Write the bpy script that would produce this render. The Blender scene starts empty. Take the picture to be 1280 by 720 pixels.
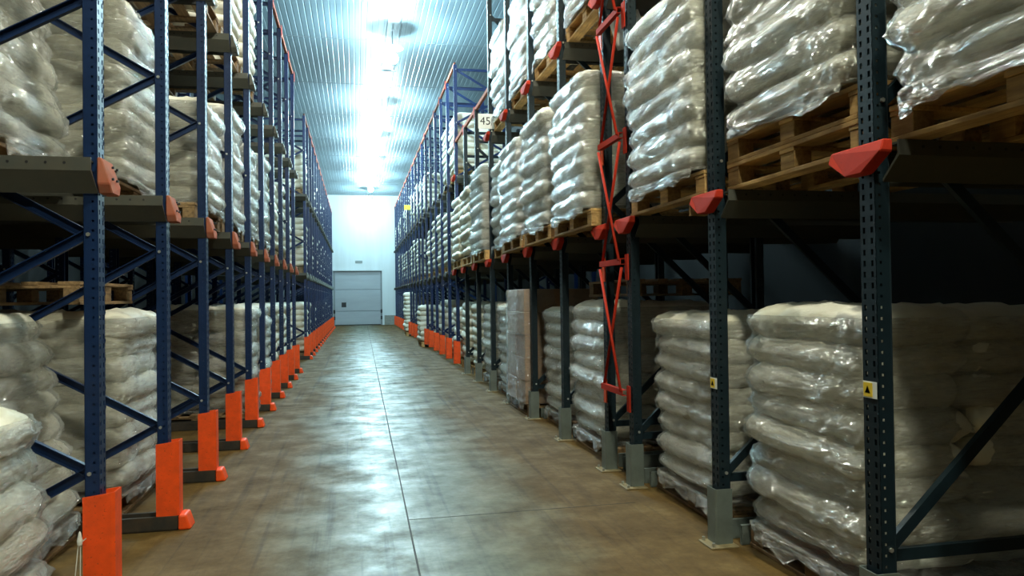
import bpy, bmesh, math, random
from mathutils import Vector, Matrix, noise
from mathutils.bvhtree import BVHTree

scene = bpy.context.scene
COL = scene.collection
rnd = random.Random(7)

# ------------------------------------------------------------------ helpers
def link(o):
    COL.objects.link(o)
    return o

def obj(name, bm, mat, parent=None, smooth=False, loc=(0, 0, 0)):
    me = bpy.data.meshes.new(name)
    bmesh.ops.recalc_face_normals(bm, faces=bm.faces[:])
    if smooth:
        for f in bm.faces:
            f.smooth = True
    bm.to_mesh(me)
    bm.free()
    for m in (mat if isinstance(mat, (list, tuple)) else [mat]):
        me.materials.append(m)
    o = link(bpy.data.objects.new(name, me))
    o.location = loc
    if parent:
        o.parent = parent
    return o

def tag(o, label, cat, group=None):
    o['label'] = label
    o['category'] = cat
    if group:
        o['group'] = group
    return o

def thing(name, label, cat, loc=(0, 0, 0), rz=0.0, group=None):
    o = link(bpy.data.objects.new(name, None))
    o.empty_display_size = 0.1
    o.location = loc
    o.rotation_euler = (0, 0, rz)
    return tag(o, label, cat, group)

def struct(name, bm, mat, parent=None, smooth=False):
    o = obj(name, bm, mat, parent, smooth)
    if parent is None:
        o['kind'] = 'structure'
    return o

def dup(root, loc, rz=0.0, label=None, group=None, scale=None):
    r = root.copy()
    link(r)
    r.location = loc
    r.rotation_euler = (0, 0, rz)
    if scale:
        r.scale = scale
    if label:
        r['label'] = label
    if group:
        r['group'] = group
    for ch in list(root.children):
        c = ch.copy()
        link(c)
        c.parent = r
        for g in ch.children:
            d = g.copy()
            link(d)
            d.parent = c
    return r

def drop_tree(root):
    for ch in list(root.children):
        for g in list(ch.children):
            bpy.data.objects.remove(g)
        bpy.data.objects.remove(ch)
    bpy.data.objects.remove(root)

def box(bm, x0, x1, y0, y1, z0, z1, mi=0):
    v = [bm.verts.new(p) for p in ((x0, y0, z0), (x1, y0, z0), (x1, y1, z0), (x0, y1, z0),
                                   (x0, y0, z1), (x1, y0, z1), (x1, y1, z1), (x0, y1, z1))]
    fs = []
    for q in ((0, 3, 2, 1), (4, 5, 6, 7), (0, 1, 5, 4), (1, 2, 6, 5), (2, 3, 7, 6), (3, 0, 4, 7)):
        f = bm.faces.new([v[i] for i in q])
        f.material_index = mi
        fs.append(f)
    return fs

def bevel(bm, w, seg=1):
    bmesh.ops.bevel(bm, geom=bm.edges[:], offset=w, segments=seg, profile=0.5, affect='EDGES', clamp_overlap=True)

def bar(bm, a, b, w, t, up=(0, 1, 0)):
    """rectangular bar from a to b, w across (perpendicular to up), t along up"""
    a, b = Vector(a), Vector(b)
    d = (b - a).normalized()
    u = Vector(up)
    u = (u - d * u.dot(d)).normalized()
    s = d.cross(u)
    vs = []
    for p in (a, b):
        for i, j in ((-1, -1), (1, -1), (1, 1), (-1, 1)):
            vs.append(bm.verts.new(p + s * (w / 2 * i) + u * (t / 2 * j)))
    for q in ((3, 2, 1, 0), (4, 5, 6, 7), (0, 1, 5, 4), (1, 2, 6, 5), (2, 3, 7, 6), (3, 0, 4, 7)):
        bm.faces.new([vs[i] for i in q])

def channel(bm, a, b, w, t, th, up=(0, 1, 0)):
    """C-section: web w wide, flanges t deep towards +up"""
    a, b = Vector(a), Vector(b)
    d = (b - a).normalized()
    u = Vector(up)
    u = (u - d * u.dot(d)).normalized()
    s = d.cross(u)
    prof = [(-w/2, t/2), (-w/2, -t/2), (w/2, -t/2), (w/2, t/2), (w/2-th, t/2), (w/2-th, -t/2+th), (-w/2+th, -t/2+th), (-w/2+th, t/2)]
    r = [[bm.verts.new(p + s * i + u * j) for i, j in prof] for p in (a, b)]
    n = len(prof)
    for k in range(n):
        bm.faces.new((r[0][k], r[0][(k + 1) % n], r[1][(k + 1) % n], r[1][k]))
    for ring in r:
        for q in ((0, 1, 6, 7), (1, 2, 5, 6), (2, 3, 4, 5)):
            bm.faces.new([ring[i] for i in q])

def rod(bm, a, b, r, n=8):
    a, b = Vector(a), Vector(b)
    d = (b - a).normalized()
    u = Vector((0, 0, 1)) if abs(d.z) < .9 else Vector((1, 0, 0))
    u = (u - d * u.dot(d)).normalized()
    s = d.cross(u)
    rings = [[bm.verts.new(p + (u * math.cos(2*math.pi*k/n) + s * math.sin(2*math.pi*k/n)) * r) for k in range(n)] for p in (a, b)]
    for k in range(n):
        bm.faces.new((rings[0][k], rings[0][(k+1) % n], rings[1][(k+1) % n], rings[1][k]))
    bm.faces.new(rings[0][::-1])
    bm.faces.new(rings[1])

def lathe(bm, prof, n=24, cx=0, cy=0, mi=0):
    rings = []
    for r, z in prof:
        if r < 1e-5:
            rings.append([bm.verts.new((cx, cy, z))])
        else:
            rings.append([bm.verts.new((cx + r*math.cos(2*math.pi*k/n), cy + r*math.sin(2*math.pi*k/n), z)) for k in range(n)])
    for A, B in zip(rings, rings[1:]):
        for k in range(n):
            k2 = (k + 1) % n
            if len(A) == 1 and len(B) == 1:
                continue
            if len(A) == 1:
                f = bm.faces.new((A[0], B[k2], B[k]))
            elif len(B) == 1:
                f = bm.faces.new((A[k], A[k2], B[0]))
            else:
                f = bm.faces.new((A[k], A[k2], B[k2], B[k]))
            f.material_index = mi

# ------------------------------------------------------------------ materials
class NT:
    def __init__(self, name):
        self.m = bpy.data.materials.new(name)
        self.m.use_nodes = True
        self.t = self.m.node_tree
        self.b = self.t.nodes['Principled BSDF']
        self.out = self.t.nodes['Material Output']
    def n(self, typ, **kw):
        x = self.t.nodes.new(typ)
        for k, v in kw.items():
            if k in x.inputs:
                x.inputs[k].default_value = v
            else:
                setattr(x, k, v)
        return x
    def l(self, a, b):
        self.t.links.new(a, b)
    def coord(self, kind='Object', scale=(1, 1, 1), rot=(0, 0, 0)):
        c = self.n('ShaderNodeTexCoord')
        mp = self.n('ShaderNodeMapping')
        mp.inputs['Scale'].default_value = scale
        mp.inputs['Rotation'].default_value = rot
        self.l(c.outputs[kind], mp.inputs['Vector'])
        return mp.outputs['Vector']
    def noise(self, vec, scale, detail=4, rough=.5):
        x = self.n('ShaderNodeTexNoise')
        x.inputs['Scale'].default_value = scale
        x.inputs['Detail'].default_value = detail
        x.inputs['Roughness'].default_value = rough
        if vec is not None:
            self.l(vec, x.inputs['Vector'])
        return x.outputs['Fac']
    def ramp(self, fac, stops):
        r = self.n('ShaderNodeValToRGB')
        e = r.color_ramp.elements
        while len(e) < len(stops):
            e.new(.5)
        for el, (p, c) in zip(e, stops):
            el.position = p
            el.color = c if len(c) == 4 else (*c, 1)
        self.l(fac, r.inputs['Fac'])
        return r.outputs['Color']
    def bump(self, h, strength, dist=.01, normal=None):
        x = self.n('ShaderNodeBump')
        x.inputs['Strength'].default_value = strength
        x.inputs['Distance'].default_value = dist
        self.l(h, x.inputs['Height'])
        if normal is not None:
            self.l(normal, x.inputs['Normal'])
        return x.outputs['Normal']
    def mix(self, fac, a, b):
        x = self.n('ShaderNodeMix', data_type='RGBA')
        for s, v in ((0, fac), (6, a), (7, b)):
            if hasattr(v, 'is_linked') or isinstance(v, bpy.types.NodeSocket):
                self.l(v, x.inputs[s])
            else:
                x.inputs[s].default_value = v if not isinstance(v, tuple) or len(v) == 4 else (*v, 1)
        return x.outputs[2]

def paint(name, c, rough=.45, metal=0.0, wear=.25, wearc=None, bump=.15, spec=.4):
    n = NT(name)
    v = n.coord()
    a = n.noise(v, 9, 6, .65)
    wc = wearc or tuple(x * .45 for x in c)
    col = n.ramp(a, [(.35, tuple(x * (1 - wear) + y * wear for x, y in zip(c, wc))), (.62, c)])
    sp = n.noise(v, 70, 3, .6)
    spf = n.ramp(sp, [(.66, (0, 0, 0)), (.72, (1, 1, 1))])
    col2 = n.mix(spf, col, wc)
    n.l(col2, n.b.inputs['Base Color'])
    n.b.inputs['Roughness'].default_value = rough
    n.b.inputs['Metallic'].default_value = metal
    n.b.inputs['Specular IOR Level'].default_value = spec
    n.l(n.bump(a, bump, .004), n.b.inputs['Normal'])
    return n.m

M = {}
M['blue'] = paint('blue_paint', (.004, .019, .072), .42, wear=.3, spec=.3)
M['teal'] = paint('dark_teal_paint', (.004, .013, .020), .5, wear=.3, spec=.28)
M['orange'] = paint('orange_paint', (.90, .085, .008), .5, wear=.3, wearc=(.30, .04, .012))
M['red'] = paint('red_paint', (.40, .026, .010), .75, wear=.25, wearc=(.20, .02, .01), spec=.15)
M['redworn'] = paint('worn_red_paint', (.40, .105, .06), .8, wear=.6, wearc=(.26, .15, .11), spec=.08)
M['galv'] = paint('galvanised_steel', (.19, .23, .22), .45, metal=.5, wear=.4, wearc=(.12, .14, .13))
M['railgrey'] = paint('rail_steel', (.065, .068, .06), .55, metal=.3, wear=.5, wearc=(.09, .08, .06))
M['floorrail'] = paint('dark_floor_rail', (.022, .022, .02), .6, wear=.6, wearc=(.07, .045, .025))
M['plate'] = paint('base_plate_steel', (.30, .24, .13), .5, metal=.3, wear=.5, wearc=(.12, .09, .05))
M['bolt'] = paint('zinc_bolt', (.55, .57, .55), .35, metal=.8, wear=.2)
M['white'] = paint('white_board', (.72, .74, .72), .5, wear=.1)
M['black'] = paint('black_print', (.012, .012, .014), .5, wear=.1)
M['yellow'] = paint('yellow_sticker', (.75, .52, .03), .5, wear=.1)
M['lime'] = paint('yellow_tag', (.80, .80, .05), .5, wear=.1)
M['concrete'] = None

def wood(name, c, dark):
    n = NT(name)
    v = n.coord(scale=(14, 1.2, 14))
    g = n.noise(v, 3.2, 6, .6)
    v2 = n.coord(scale=(1, 1, 1))
    s = n.noise(v2, 2.3, 4, .6)
    oi = n.n('ShaderNodeObjectInfo')
    col = n.ramp(g, [(.3, dark), (.55, c), (.8, tuple(min(1, x * 1.25) for x in c))])
    st = n.ramp(s, [(.35, (.45, .42, .40)), (.6, (1, 1, 1))])
    mm = n.n('ShaderNodeMix', data_type='RGBA', blend_type='MULTIPLY')
    mm.inputs[0].default_value = .8
    n.l(col, mm.inputs[6])
    n.l(st, mm.inputs[7])
    hs = n.n('ShaderNodeHueSaturation')
    mr = n.n('ShaderNodeMapRange')
    mr.inputs[3].default_value = .75
    mr.inputs[4].default_value = 1.2
    n.l(oi.outputs['Random'], mr.inputs[0])
    n.l(mr.outputs[0], hs.inputs['Value'])
    n.l(mm.outputs[2], hs.inputs['Color'])
    n.l(hs.outputs[0], n.b.inputs['Base Color'])
    n.b.inputs['Roughness'].default_value = .75
    n.l(n.bump(g, .35, .004), n.b.inputs['Normal'])
    return n.m
M['wood'] = wood('pallet_wood', (.62, .39, .145), (.36, .20, .07))
M['wood_dark'] = wood('aged_pallet_wood', (.30, .19, .09), (.14, .085, .04))

def sack_mat():
    n = NT('woven_white_sack')
    oi = n.n('ShaderNodeObjectInfo')
    add = n.n('ShaderNodeVectorMath', operation='ADD')
    c = n.n('ShaderNodeTexCoord')
    mul = n.n('ShaderNodeVectorMath', operation='SCALE')
    comb = n.n('ShaderNodeCombineXYZ')
    for k in range(3):
        n.l(oi.outputs['Random'], comb.inputs[k])
    n.l(comb.outputs[0], mul.inputs[0])
    mul.inputs['Scale'].default_value = 17.0
    n.l(c.outputs['Object'], add.inputs[0])
    n.l(mul.outputs[0], add.inputs[1])
    v = add.outputs[0]
    a = n.noise(v, 3.0, 4, .55)
    col = n.ramp(a, [(.3, (.66, .62, .49)), (.6, (.80, .775, .66)), (.8, (.84, .82, .73))])
    hs = n.n('ShaderNodeHueSaturation')
    mr = n.n('ShaderNodeMapRange')
    mr.inputs[3].default_value = .84
    mr.inputs[4].default_value = 1.06
    n.l(oi.outputs['Random'], mr.inputs[0])
    n.l(mr.outputs[0], hs.inputs['Value'])
    n.l(col, hs.inputs['Color'])
    n.l(hs.outputs[0], n.b.inputs['Base Color'])
    n.b.inputs['Roughness'].default_value = .5
    n.b.inputs['Specular IOR Level'].default_value = .3
    # soft creases
    mp = n.n('ShaderNodeMapping')
    mp.inputs['Scale'].default_value = (1.3, 1.0, 2.2)
    n.l(v, mp.inputs['Vector'])
    w = n.noise(mp.outputs[0], 6.0, 5, .6)
    n.l(n.bump(w, .5, .02), n.b.inputs['Normal'])
    return n.m
M['sack'] = sack_mat()

def film_mat(name='clear_stretch_film', g0=.27, g1=.65, milk=.42):
    n = NT(name)
    c = n.n('ShaderNodeTexCoord')
    oi = n.n('ShaderNodeObjectInfo')
    comb = n.n('ShaderNodeCombineXYZ')
    for k in range(3):
        n.l(oi.outputs['Random'], comb.inputs[k])
    sc = n.n('ShaderNodeVectorMath', operation='SCALE')
    sc.inputs['Scale'].default_value = 23.0
    n.l(comb.outputs[0], sc.inputs[0])
    add = n.n('ShaderNodeVectorMath', operation='ADD')
    n.l(c.outputs['Object'], add.inputs[0])
    n.l(sc.outputs[0], add.inputs[1])
    # streaky pleats running diagonally across the film
    def streak(rot, scale, det):
        mp = n.n('ShaderNodeMapping')
        mp.inputs['Rotation'].default_value = rot
        mp.inputs['Scale'].default_value = scale
        n.l(add.outputs[0], mp.inputs['Vector'])
        return n.noise(mp.outputs[0], 5.0, det, .62)
    s1 = streak((.55, .35, .2), (2.2, 2.2, 13), 5)
    s2 = streak((-.5, -.3, .4), (1.6, 1.6, 9), 4)
    blob = streak((0, 0, 0), (.7, .7, .7), 3)
    s3 = streak((.9, -.2, .1), (3.5, 3.5, 16), 3)
    def ridge(x, w):
        a = n.n('ShaderNodeMath', operation='SUBTRACT')
        n.l(x, a.inputs[0])
        a.inputs[1].default_value = .5
        b = n.n('ShaderNodeMath', operation='ABSOLUTE')
        n.l(a.outputs[0], b.inputs[0])
        c = n.n('ShaderNodeMath', operation='POWER')
        n.l(b.outputs[0], c.inputs[0])
        c.inputs[1].default_value = .7
        d = n.n('ShaderNodeMath', operation='MULTIPLY')
        n.l(c.outputs[0], d.inputs[0])
        d.inputs[1].default_value = -w
        return d.outputs[0]
    def add2(p, q):
        a = n.n('ShaderNodeMath', operation='ADD')
        n.l(p, a.inputs[0])
        n.l(q, a.inputs[1])
        return a.outputs[0]
    hgt = add2(add2(ridge(s1, 1.0), ridge(s2, 1.1)), ridge(s3, .5))
    nrm = n.bump(hgt, 1.0, .04)
    gl = n.n('ShaderNodeBsdfGlossy')
    gl.inputs['Color'].default_value = (.95, .97, .97, 1)
    gl.inputs['Roughness'].default_value = .09
    n.l(nrm, gl.inputs['Normal'])
    gl2 = n.n('ShaderNodeBsdfGlossy')
    gl2.inputs['Color'].default_value = (.95, .97, .97, 1)
    gl2.inputs['Roughness'].default_value = .26
    n.l(nrm, gl2.inputs['Normal'])
    glm = n.n('ShaderNodeMixShader')
    glm.inputs[0].default_value = .45
    n.l(gl.outputs[0], glm.inputs[1])
    n.l(gl2.outputs[0], glm.inputs[2])
    tr = n.n('ShaderNodeBsdfTransparent')
    tr.inputs['Color'].default_value = (.97, .97, .965, 1)
    df = n.n('ShaderNodeBsdfDiffuse')
    df.inputs['Color'].default_value = (.92, .93, .90, 1)
    n.l(n.bump(hgt, .8, .03), df.inputs['Normal'])
    lw = n.n('ShaderNodeLayerWeight')
    lw.inputs['Blend'].default_value = .35
    n.l(nrm, lw.inputs['Normal'])
    mr = n.n('ShaderNodeMapRange')
    mr.inputs[3].default_value = g0
    mr.inputs[4].default_value = g1
    n.l(lw.outputs['Fresnel'], mr.inputs[0])
    # milky where it is pleated
    pl = n.ramp(s1, [(.45, (milk * .25,) * 3), (.70, (milk, milk, milk))])
    m1 = n.n('ShaderNodeMixShader')
    n.l(pl, m1.inputs[0])
    n.l(tr.outputs[0], m1.inputs[1])
    n.l(df.outputs[0], m1.inputs[2])
    m2 = n.n('ShaderNodeMixShader')
    n.l(mr.outputs[0], m2.inputs[0])
    n.l(m1.outputs[0], m2.inputs[1])
    n.l(glm.outputs[0], m2.inputs[2])
    n.l(m2.outputs[0], n.out.inputs['Surface'])
    return n.m
M['film'] = film_mat()
M['film_thin'] = film_mat('thin_stretch_film', .08, .36, .26)

def carton_mat():
    n = NT('brown_cardboard')
    v = n.coord()
    a = n.noise(v, 5, 4, .6)
    n.l(n.ramp(a, [(.3, (.25, .145, .075)), (.7, (.34, .20, .105))]), n.b.inputs['Base Color'])
    n.b.inputs['Roughness'].default_value = .7
    return n.m
M['carton'] = carton_mat()

def floor_mat():
    n = NT('worn_concrete_floor')
    v = n.coord()
    sep = n.n('ShaderNodeSeparateXYZ')
    n.l(v, sep.inputs[0])
    big = n.noise(v, .55, 5, .6)
    mid = n.noise(v, 2.4, 6, .65)
    fine = n.noise(v, 22, 5, .7)
    # travelled lane in the middle is scrubbed grey, the edges keep brown dust
    off = n.n('ShaderNodeMath', operation='SUBTRACT')
    n.l(sep.outputs[0], off.inputs[0])
    off.inputs[1].default_value = .38
    ab = n.n('ShaderNodeMath', operation='ABSOLUTE')
    n.l(off.outputs[0], ab.inputs[0])
    wob = n.n('ShaderNodeMath', operation='MULTIPLY_ADD')
    n.l(big, wob.inputs[0])
    wob.inputs[1].default_value = 1.5
    n.l(ab.outputs[0], wob.inputs[2])
    lane = n.n('ShaderNodeMapRange')
    lane.inputs[1].default_value = 1.05
    lane.inputs[2].default_value = 1.85
    n.l(wob.outputs[0], lane.inputs[0])
    grey = n.ramp(mid, [(.3, (.062, .060, .030)), (.5, (.118, .116, .064)), (.7, (.18, .177, .108))])
    brown = n.ramp(mid, [(.3, (.070, .039, .009)), (.55, (.122, .072, .018)), (.75, (.17, .107, .033))])
    col = n.mix(lane.outputs[0], grey, brown)
    # rubber tyre streaks along the aisle
    vs = n.coord(scale=(5.5, .16, 1), rot=(0, 0, .05))
    st = n.noise(vs, 2.0, 5, .6)
    vs2 = n.coord(scale=(3.0, .35, 1), rot=(0, 0, -.25))
    st2 = n.noise(vs2, 2.2, 4, .6)
    sf = n.ramp(st, [(.54, (1, 1, 1)), (.68, (.62, .60, .56))])
    sf2 = n.ramp(st2, [(.55, (1, 1, 1)), (.70, (.74, .72, .68))])
    ff = n.ramp(fine, [(.35, (.82, .82, .82)), (.6, (1, 1, 1))])
    def mul(a, b):
        x = n.n('ShaderNodeMix', data_type='RGBA', blend_type='MULTIPLY')
        x.inputs[0].default_value = 1
        n.l(a, x.inputs[6])
        n.l(b, x.inputs[7])
        return x.outputs[2]
    col = mul(mul(mul(col, sf), sf2), ff)
    n.l(col, n.b.inputs['Base Color'])
    rr = n.n('ShaderNodeMapRange')
    rr.inputs[1].default_value = .3
    rr.inputs[2].default_value = .7
    rr.inputs[3].default_value = .60
    rr.inputs[4].default_value = .30
    n.l(mid, rr.inputs[0])
    ra = n.n('ShaderNodeMath', operation='MULTIPLY_ADD')
    n.l(lane.outputs[0], ra.inputs[0])
    ra.inputs[1].default_value = .28
    n.l(rr.outputs[0], ra.inputs[2])
    n.l(ra.outputs[0], n.b.inputs['Roughness'])
    n.b.inputs['Specular IOR Level'].default_value = .25
    n1 = n.bump(mid, .12, .02)
    n.l(n.bump(fine, .15, .003, n1), n.b.inputs['Normal'])
    return n.m
M['floor'] = floor_mat()

def panel_mat(name, c, rough, metal, streak):
    n = NT(name)
    v = n.coord(scale=streak)
    a = n.noise(v, 1.2, 4, .55)
    n.l(n.ramp(a, [(.3, tuple(x * .86 for x in c)), (.65, c)]), n.b.inputs['Base Color'])
    r = n.n('ShaderNodeMapRange')
    r.inputs[3].default_value = rough * .8
    r.inputs[4].default_value = rough * 1.25
    n.l(a, r.inputs[0])
    n.l(r.outputs[0], n.b.inputs['Roughness'])
    n.b.inputs['Metallic'].default_value = metal
    return n.m
M['ceiling'] = panel_mat('ribbed_white_steel', (.20, .27, .31), .42, .1, (3, .12, 1))
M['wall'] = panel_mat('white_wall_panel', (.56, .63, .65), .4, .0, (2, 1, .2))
M['sidewall'] = panel_mat('shade_black_side_panel', (.006, .007, .007), .6, .0, (2, 1, .2))  # near-black colour stands in for the unlit depth behind the racks
M['doorpanel'] = panel_mat('grey_door_panel', (.33, .37, .40), .45, .0, (.4, 1, 2))
M['doorframe'] = paint('door_frame_steel', (.20, .23, .24), .5, wear=.2)
M['plinth'] = paint('concrete_plinth', (.26, .27, .24), .8, wear=.4)
M['tray'] = paint('tray_steel', (.22, .25, .27), .4, metal=.4, wear=.2)

def emit_mat(name, c, s):
    n = NT(name)
    n.b.inputs['Base Color'].default_value = (.9, .9, .9, 1)
    n.b.inputs['Emission Color'].default_value = (*c, 1)
    n.b.inputs['Emission Strength'].default_value = s
    return n.m
LAMP = 1120.0
M['bulb'] = emit_mat('lit_bulb', (.58, .90, 1.0), LAMP)
M['bulb_warm'] = emit_mat('lit_bulb_warm', (1.0, .99, .74), LAMP * 1.3)
M['bulb_mid'] = emit_mat('lit_bulb_neutral', (.98, .97, .84), LAMP * 1.1)

# ------------------------------------------------------------------ places
XL, XR = -1.34, 2.295            # centre line of the aisle-side posts
YL = [4.26 + 1.421 * i for i in range(-1, 10)]                 # near left block
YL2 = [20.85 + 1.421 * i for i in range(0, 17)]                # far left block
YR = [1.45, 2.949, 4.447, 5.944] + [6.581 + 1.498 * k for k in range(8)]   # near right block, last at 17.07
YR2 = [YR[-1] + 1.498 * k for k in range(1, 19)]
FARY, CEIL = 47.06, 8.07
WL, WR, BACK = -4.95, 5.9, -6.0
ORD = ('nearest second third fourth fifth sixth seventh eighth ninth tenth eleventh twelfth thirteenth fourteenth fifteenth sixteenth '
       'seventeenth eighteenth nineteenth twentieth').split()

# ------------------------------------------------------------------ the hall
bm = bmesh.new()
box(bm, WL, WR, BACK, FARY + .6, -.15, 0)
struct('floor', bm, M['floor'])

bm = bmesh.new()   # sawn joint down the aisle and the cross joints, dark filled grooves lying flush
def strip(x0, y0, x1, y1, w):
    n = 24
    pts = []
    for i in range(n + 1):
        t = i / n
        x, y = x0 + (x1 - x0) * t, y0 + (y1 - y0) * t
        pts.append((x, y))
    L = math.hypot(x1 - x0, y1 - y0)
    nx, ny = -(y1 - y0) / L, (x1 - x0) / L
    rows = []
    for i, (x, y) in enumerate(pts):
        k = noise.noise((x * 3, y * 3, 1.7)) * w * .5
        ww = w * (.8 + .5 * noise.noise((x * 2, y * 2, 5)))
        rows.append([bm.verts.new((x + nx * (k + s * ww / 2), y + ny * (k + s * ww / 2), z)) for s, z in ((-1, .0005), (-1, .0015), (1, .0015), (1, .0005))])
    for A, B in zip(rows, rows[1:]):
        for k in range(3):
            bm.faces.new((A[k], A[k + 1], B[k + 1], B[k]))
strip(.32, 1.0, .66, 46.9, .016)
for y, x0, x1 in ((5.45, .35, 2.1), (11.5, -1.1, 2.1), (17.6, -1.1, 2.1), (24, -1.1, 2.1), (31, -1.1, 2.1), (38, -1.1, 2.1)):
    strip(x0, y, x1, y + .02, .010)
gm = paint('joint_filler', (.035, .03, .022), .7, wear=.3)
struct('trim_1', bm, gm)
bpy.data.objects['trim_1'].name = 'floor_joint'
bpy.data.objects['floor_joint']['kind'] = 'structure'

# ceiling: sandwich panels with fine ribs along the hall, panel ends meet in cross joints
bm = bmesh.new()
prof = []
x = WL
while x < WR:
    prof += [(x, 0), (x + .105, 0), (x + .112, .004), (x + .128, .004), (x + .135, 0)]
    x += .135
joints = [BACK] + [y for y in (-.2, 3.6, 7.4, 11.2, 15.0, 18.82, 22.75, 26.6, 30.4, 34.2, 38.0, 41.8, 45.6)] + [FARY + .05]
for a, b in zip(joints, joints[1:]):
    A = [bm.verts.new((px, a + .012, CEIL + pz)) for px, pz in prof]
    B = [bm.verts.new((px, b - .012, CEIL + pz)) for px, pz in prof]
    for i in range(len(prof) - 1):
        bm.faces.new((A[i], A[i + 1], B[i + 1], B[i]))
box(bm, WL, WR, BACK, FARY + .6, CEIL + .02, CEIL + .2)
struct('ceiling', bm, M['ceiling'])
bm = bmesh.new()
for y in joints[1:-1]:
    box(bm, WL, WR, y - .014, y + .014, CEIL - .004, CEIL + .019)
struct('trim_2', bm, M['doorframe'])
bpy.data.objects['trim_2'].name = 'ceiling_joint'
bpy.data.objects['ceiling_joint']['kind'] = 'structure'

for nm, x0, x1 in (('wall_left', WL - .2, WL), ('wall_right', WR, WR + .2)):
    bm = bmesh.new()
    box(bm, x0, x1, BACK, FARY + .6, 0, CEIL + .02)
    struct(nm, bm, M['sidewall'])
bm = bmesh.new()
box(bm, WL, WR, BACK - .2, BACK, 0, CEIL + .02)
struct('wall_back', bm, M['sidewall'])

# far wall with the door opening, ribbed panels
DX0, DX1, DZ = -1.385, 1.60, 3.38
bm = bmesh.new()
def ribwall(x0, x1, z0, z1):
    x = x0
    while x < x1 - .01:
        e = min(x + .25, x1)
        box(bm, x, e - .008, FARY, FARY + .12, z0, z1)
        box(bm, e - .008, e, FARY + .01, FARY + .12, z0, z1)
        x = e
ribwall(WL, DX0, 0, CEIL + .02)
ribwall(DX1, WR, 0, CEIL + .02)
ribwall(DX0, DX1, DZ, CEIL + .02)
struct('wall_far', bm, M['wall'])
bm = bmesh.new()
box(bm, DX1 + .12, WR, FARY - .16, FARY - .001, 0, .60)
box(bm, WL, DX0 - .12, FARY - .16, FARY - .001, 0, .60)
bevel(bm, .01)
struct('baseboard_far', bm, M['plinth'])
bm = bmesh.new()
box(bm, DX0 - .12, DX0, FARY - .05, FARY + .3, 0, DZ + .12)
box(bm, DX1, DX1 + .12, FARY - .05, FARY + .3, 0, DZ + .12)
box(bm, DX0, DX1, FARY - .05, FARY + .3, DZ, DZ + .12)
dr = struct('door_1', bm, M['wall'])
zs = [0.04, .88, 2.215, 3.36]
for i in range(3):
    bm = bmesh.new()
    box(bm, DX0 + .12, DX1 - .10, FARY + .16, FARY + .22, zs[i] + .012, zs[i + 1] - .012)
    bevel(bm, .008)
    obj('door_panel', bm, M['doorpanel'], dr)
bm = bmesh.new()
box(bm, DX0 + .12, DX1 - .10, FARY + .165, FARY + .2, 0, .05)
obj('bottom_seal', bm, M['black'], dr)
for xx in (DX0, DX1 - .10):
    bm = bmesh.new()
    box(bm, xx, xx + (.12 if xx == DX0 else .10), FARY + .08, FARY + .25, 0, DZ)
    obj('door_rail', bm, M['doorframe'], dr)
bm = bmesh.new()
box(bm, DX0 + .12, DX1 - .1, FARY + .19, FARY + .24, 0, DZ)
obj('panel_backing', bm, M['doorframe'], dr)
bm = bmesh.new()
box(bm, -.88, -.60, FARY + .13, FARY + .17, 1.14, 1.43)
bevel(bm, .01)
obj('door_latch', bm, M['black'], dr)
for xx in (DX0 + .06, DX1 - .05):
    for z0 in (.35, .75):
        bm = bmesh.new()
        box(bm, xx - .06, xx + .06, FARY + .02, FARY + .09, z0, z0 + .22)
        bevel(bm, .01)
        obj('roller_bracket', bm, M['black'], dr)
t = thing('wall_sign', 'small grey rectangular sign on the white far wall above the shutter door', 'sign', (.19, FARY - .02, 3.93))
bm = bmesh.new()
box(bm, -.22, .22, -.02, .02, -.08, .08)
bevel(bm, .008)
obj('sign_board', bm, M['galv'], t)
bm = bmesh.new()
lathe(bm, [(0, 0), (.035, 0), (.035, .006), (0, .006)], 12)
bmesh.ops.rotate(bm, verts=bm.verts[:], matrix=Matrix.Rotation(math.pi/2, 3, 'X'))
bmesh.ops.translate(bm, verts=bm.verts[:], vec=(-.12, -.021, 0))
box(bm, -.04, .17, -.026, -.0205, -.02, .02)
obj('sign_mark', bm, M['doorframe'], t)

# ------------------------------------------------------------------ rack parts (local frame: aisle side at x=0, depth towards +x)
PX, PY = .035, .05
def post_bm(h, z0=0.0, face=-1):
    """perforated omega post; the closed front faces -x (face=-1)"""
    bm = bmesh.new()
    p = .05
    nc = int(round((h - z0) / p))
    def sheet(us, vs, hole, place):
        grid = {}
        def V(i, r, k):
            key = (i, r, k)
            z = z0 + r * p + vs[k]
            if k == len(vs) - 1:
                key = (i, r + 1, 0)
            if key not in grid:
                grid[key] = bm.verts.new(place(us[i], z))
            return grid[key]
        for r in range(nc):
            for i in range(len(us) - 1):
                for k in range(len(vs) - 1):
                    if (i, k) in hole:
                        continue
                    bm.faces.new((V(i, r, k), V(i + 1, r, k), V(i + 1, r, k + 1), V(i, r, k + 1)))
    s = face
    sheet([-.05, -.034, -.018, .018, .034, .05], [0, .010, .036, .05], {(1, 1), (3, 1)}, lambda u, z: (s * PX, u, z))
    for sy in (-1, 1):
        sheet([-.035, .004, .016, .035], [0, .019, .031, .05], {(1, 1)}, lambda u, z, sy=sy: (s * u, sy * PY, z))
        f = [bm.verts.new((s * -PX, sy * PY, z0)), bm.verts.new((s * -PX, sy * (PY - .018), z0)),
             bm.verts.new((s * -PX, sy * (PY - .018), z0 + nc * p)), bm.verts.new((s * -PX, sy * PY, z0 + nc * p))]
        bm.faces.new(f)
    bmesh.ops.remove_doubles(bm, verts=bm.verts[:], dist=.0004)
    bmesh.ops.recalc_face_normals(bm, faces=bm.faces[:])
    bmesh.ops.solidify(bm, geom=bm.faces[:], thickness=.0035)
    return bm

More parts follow.
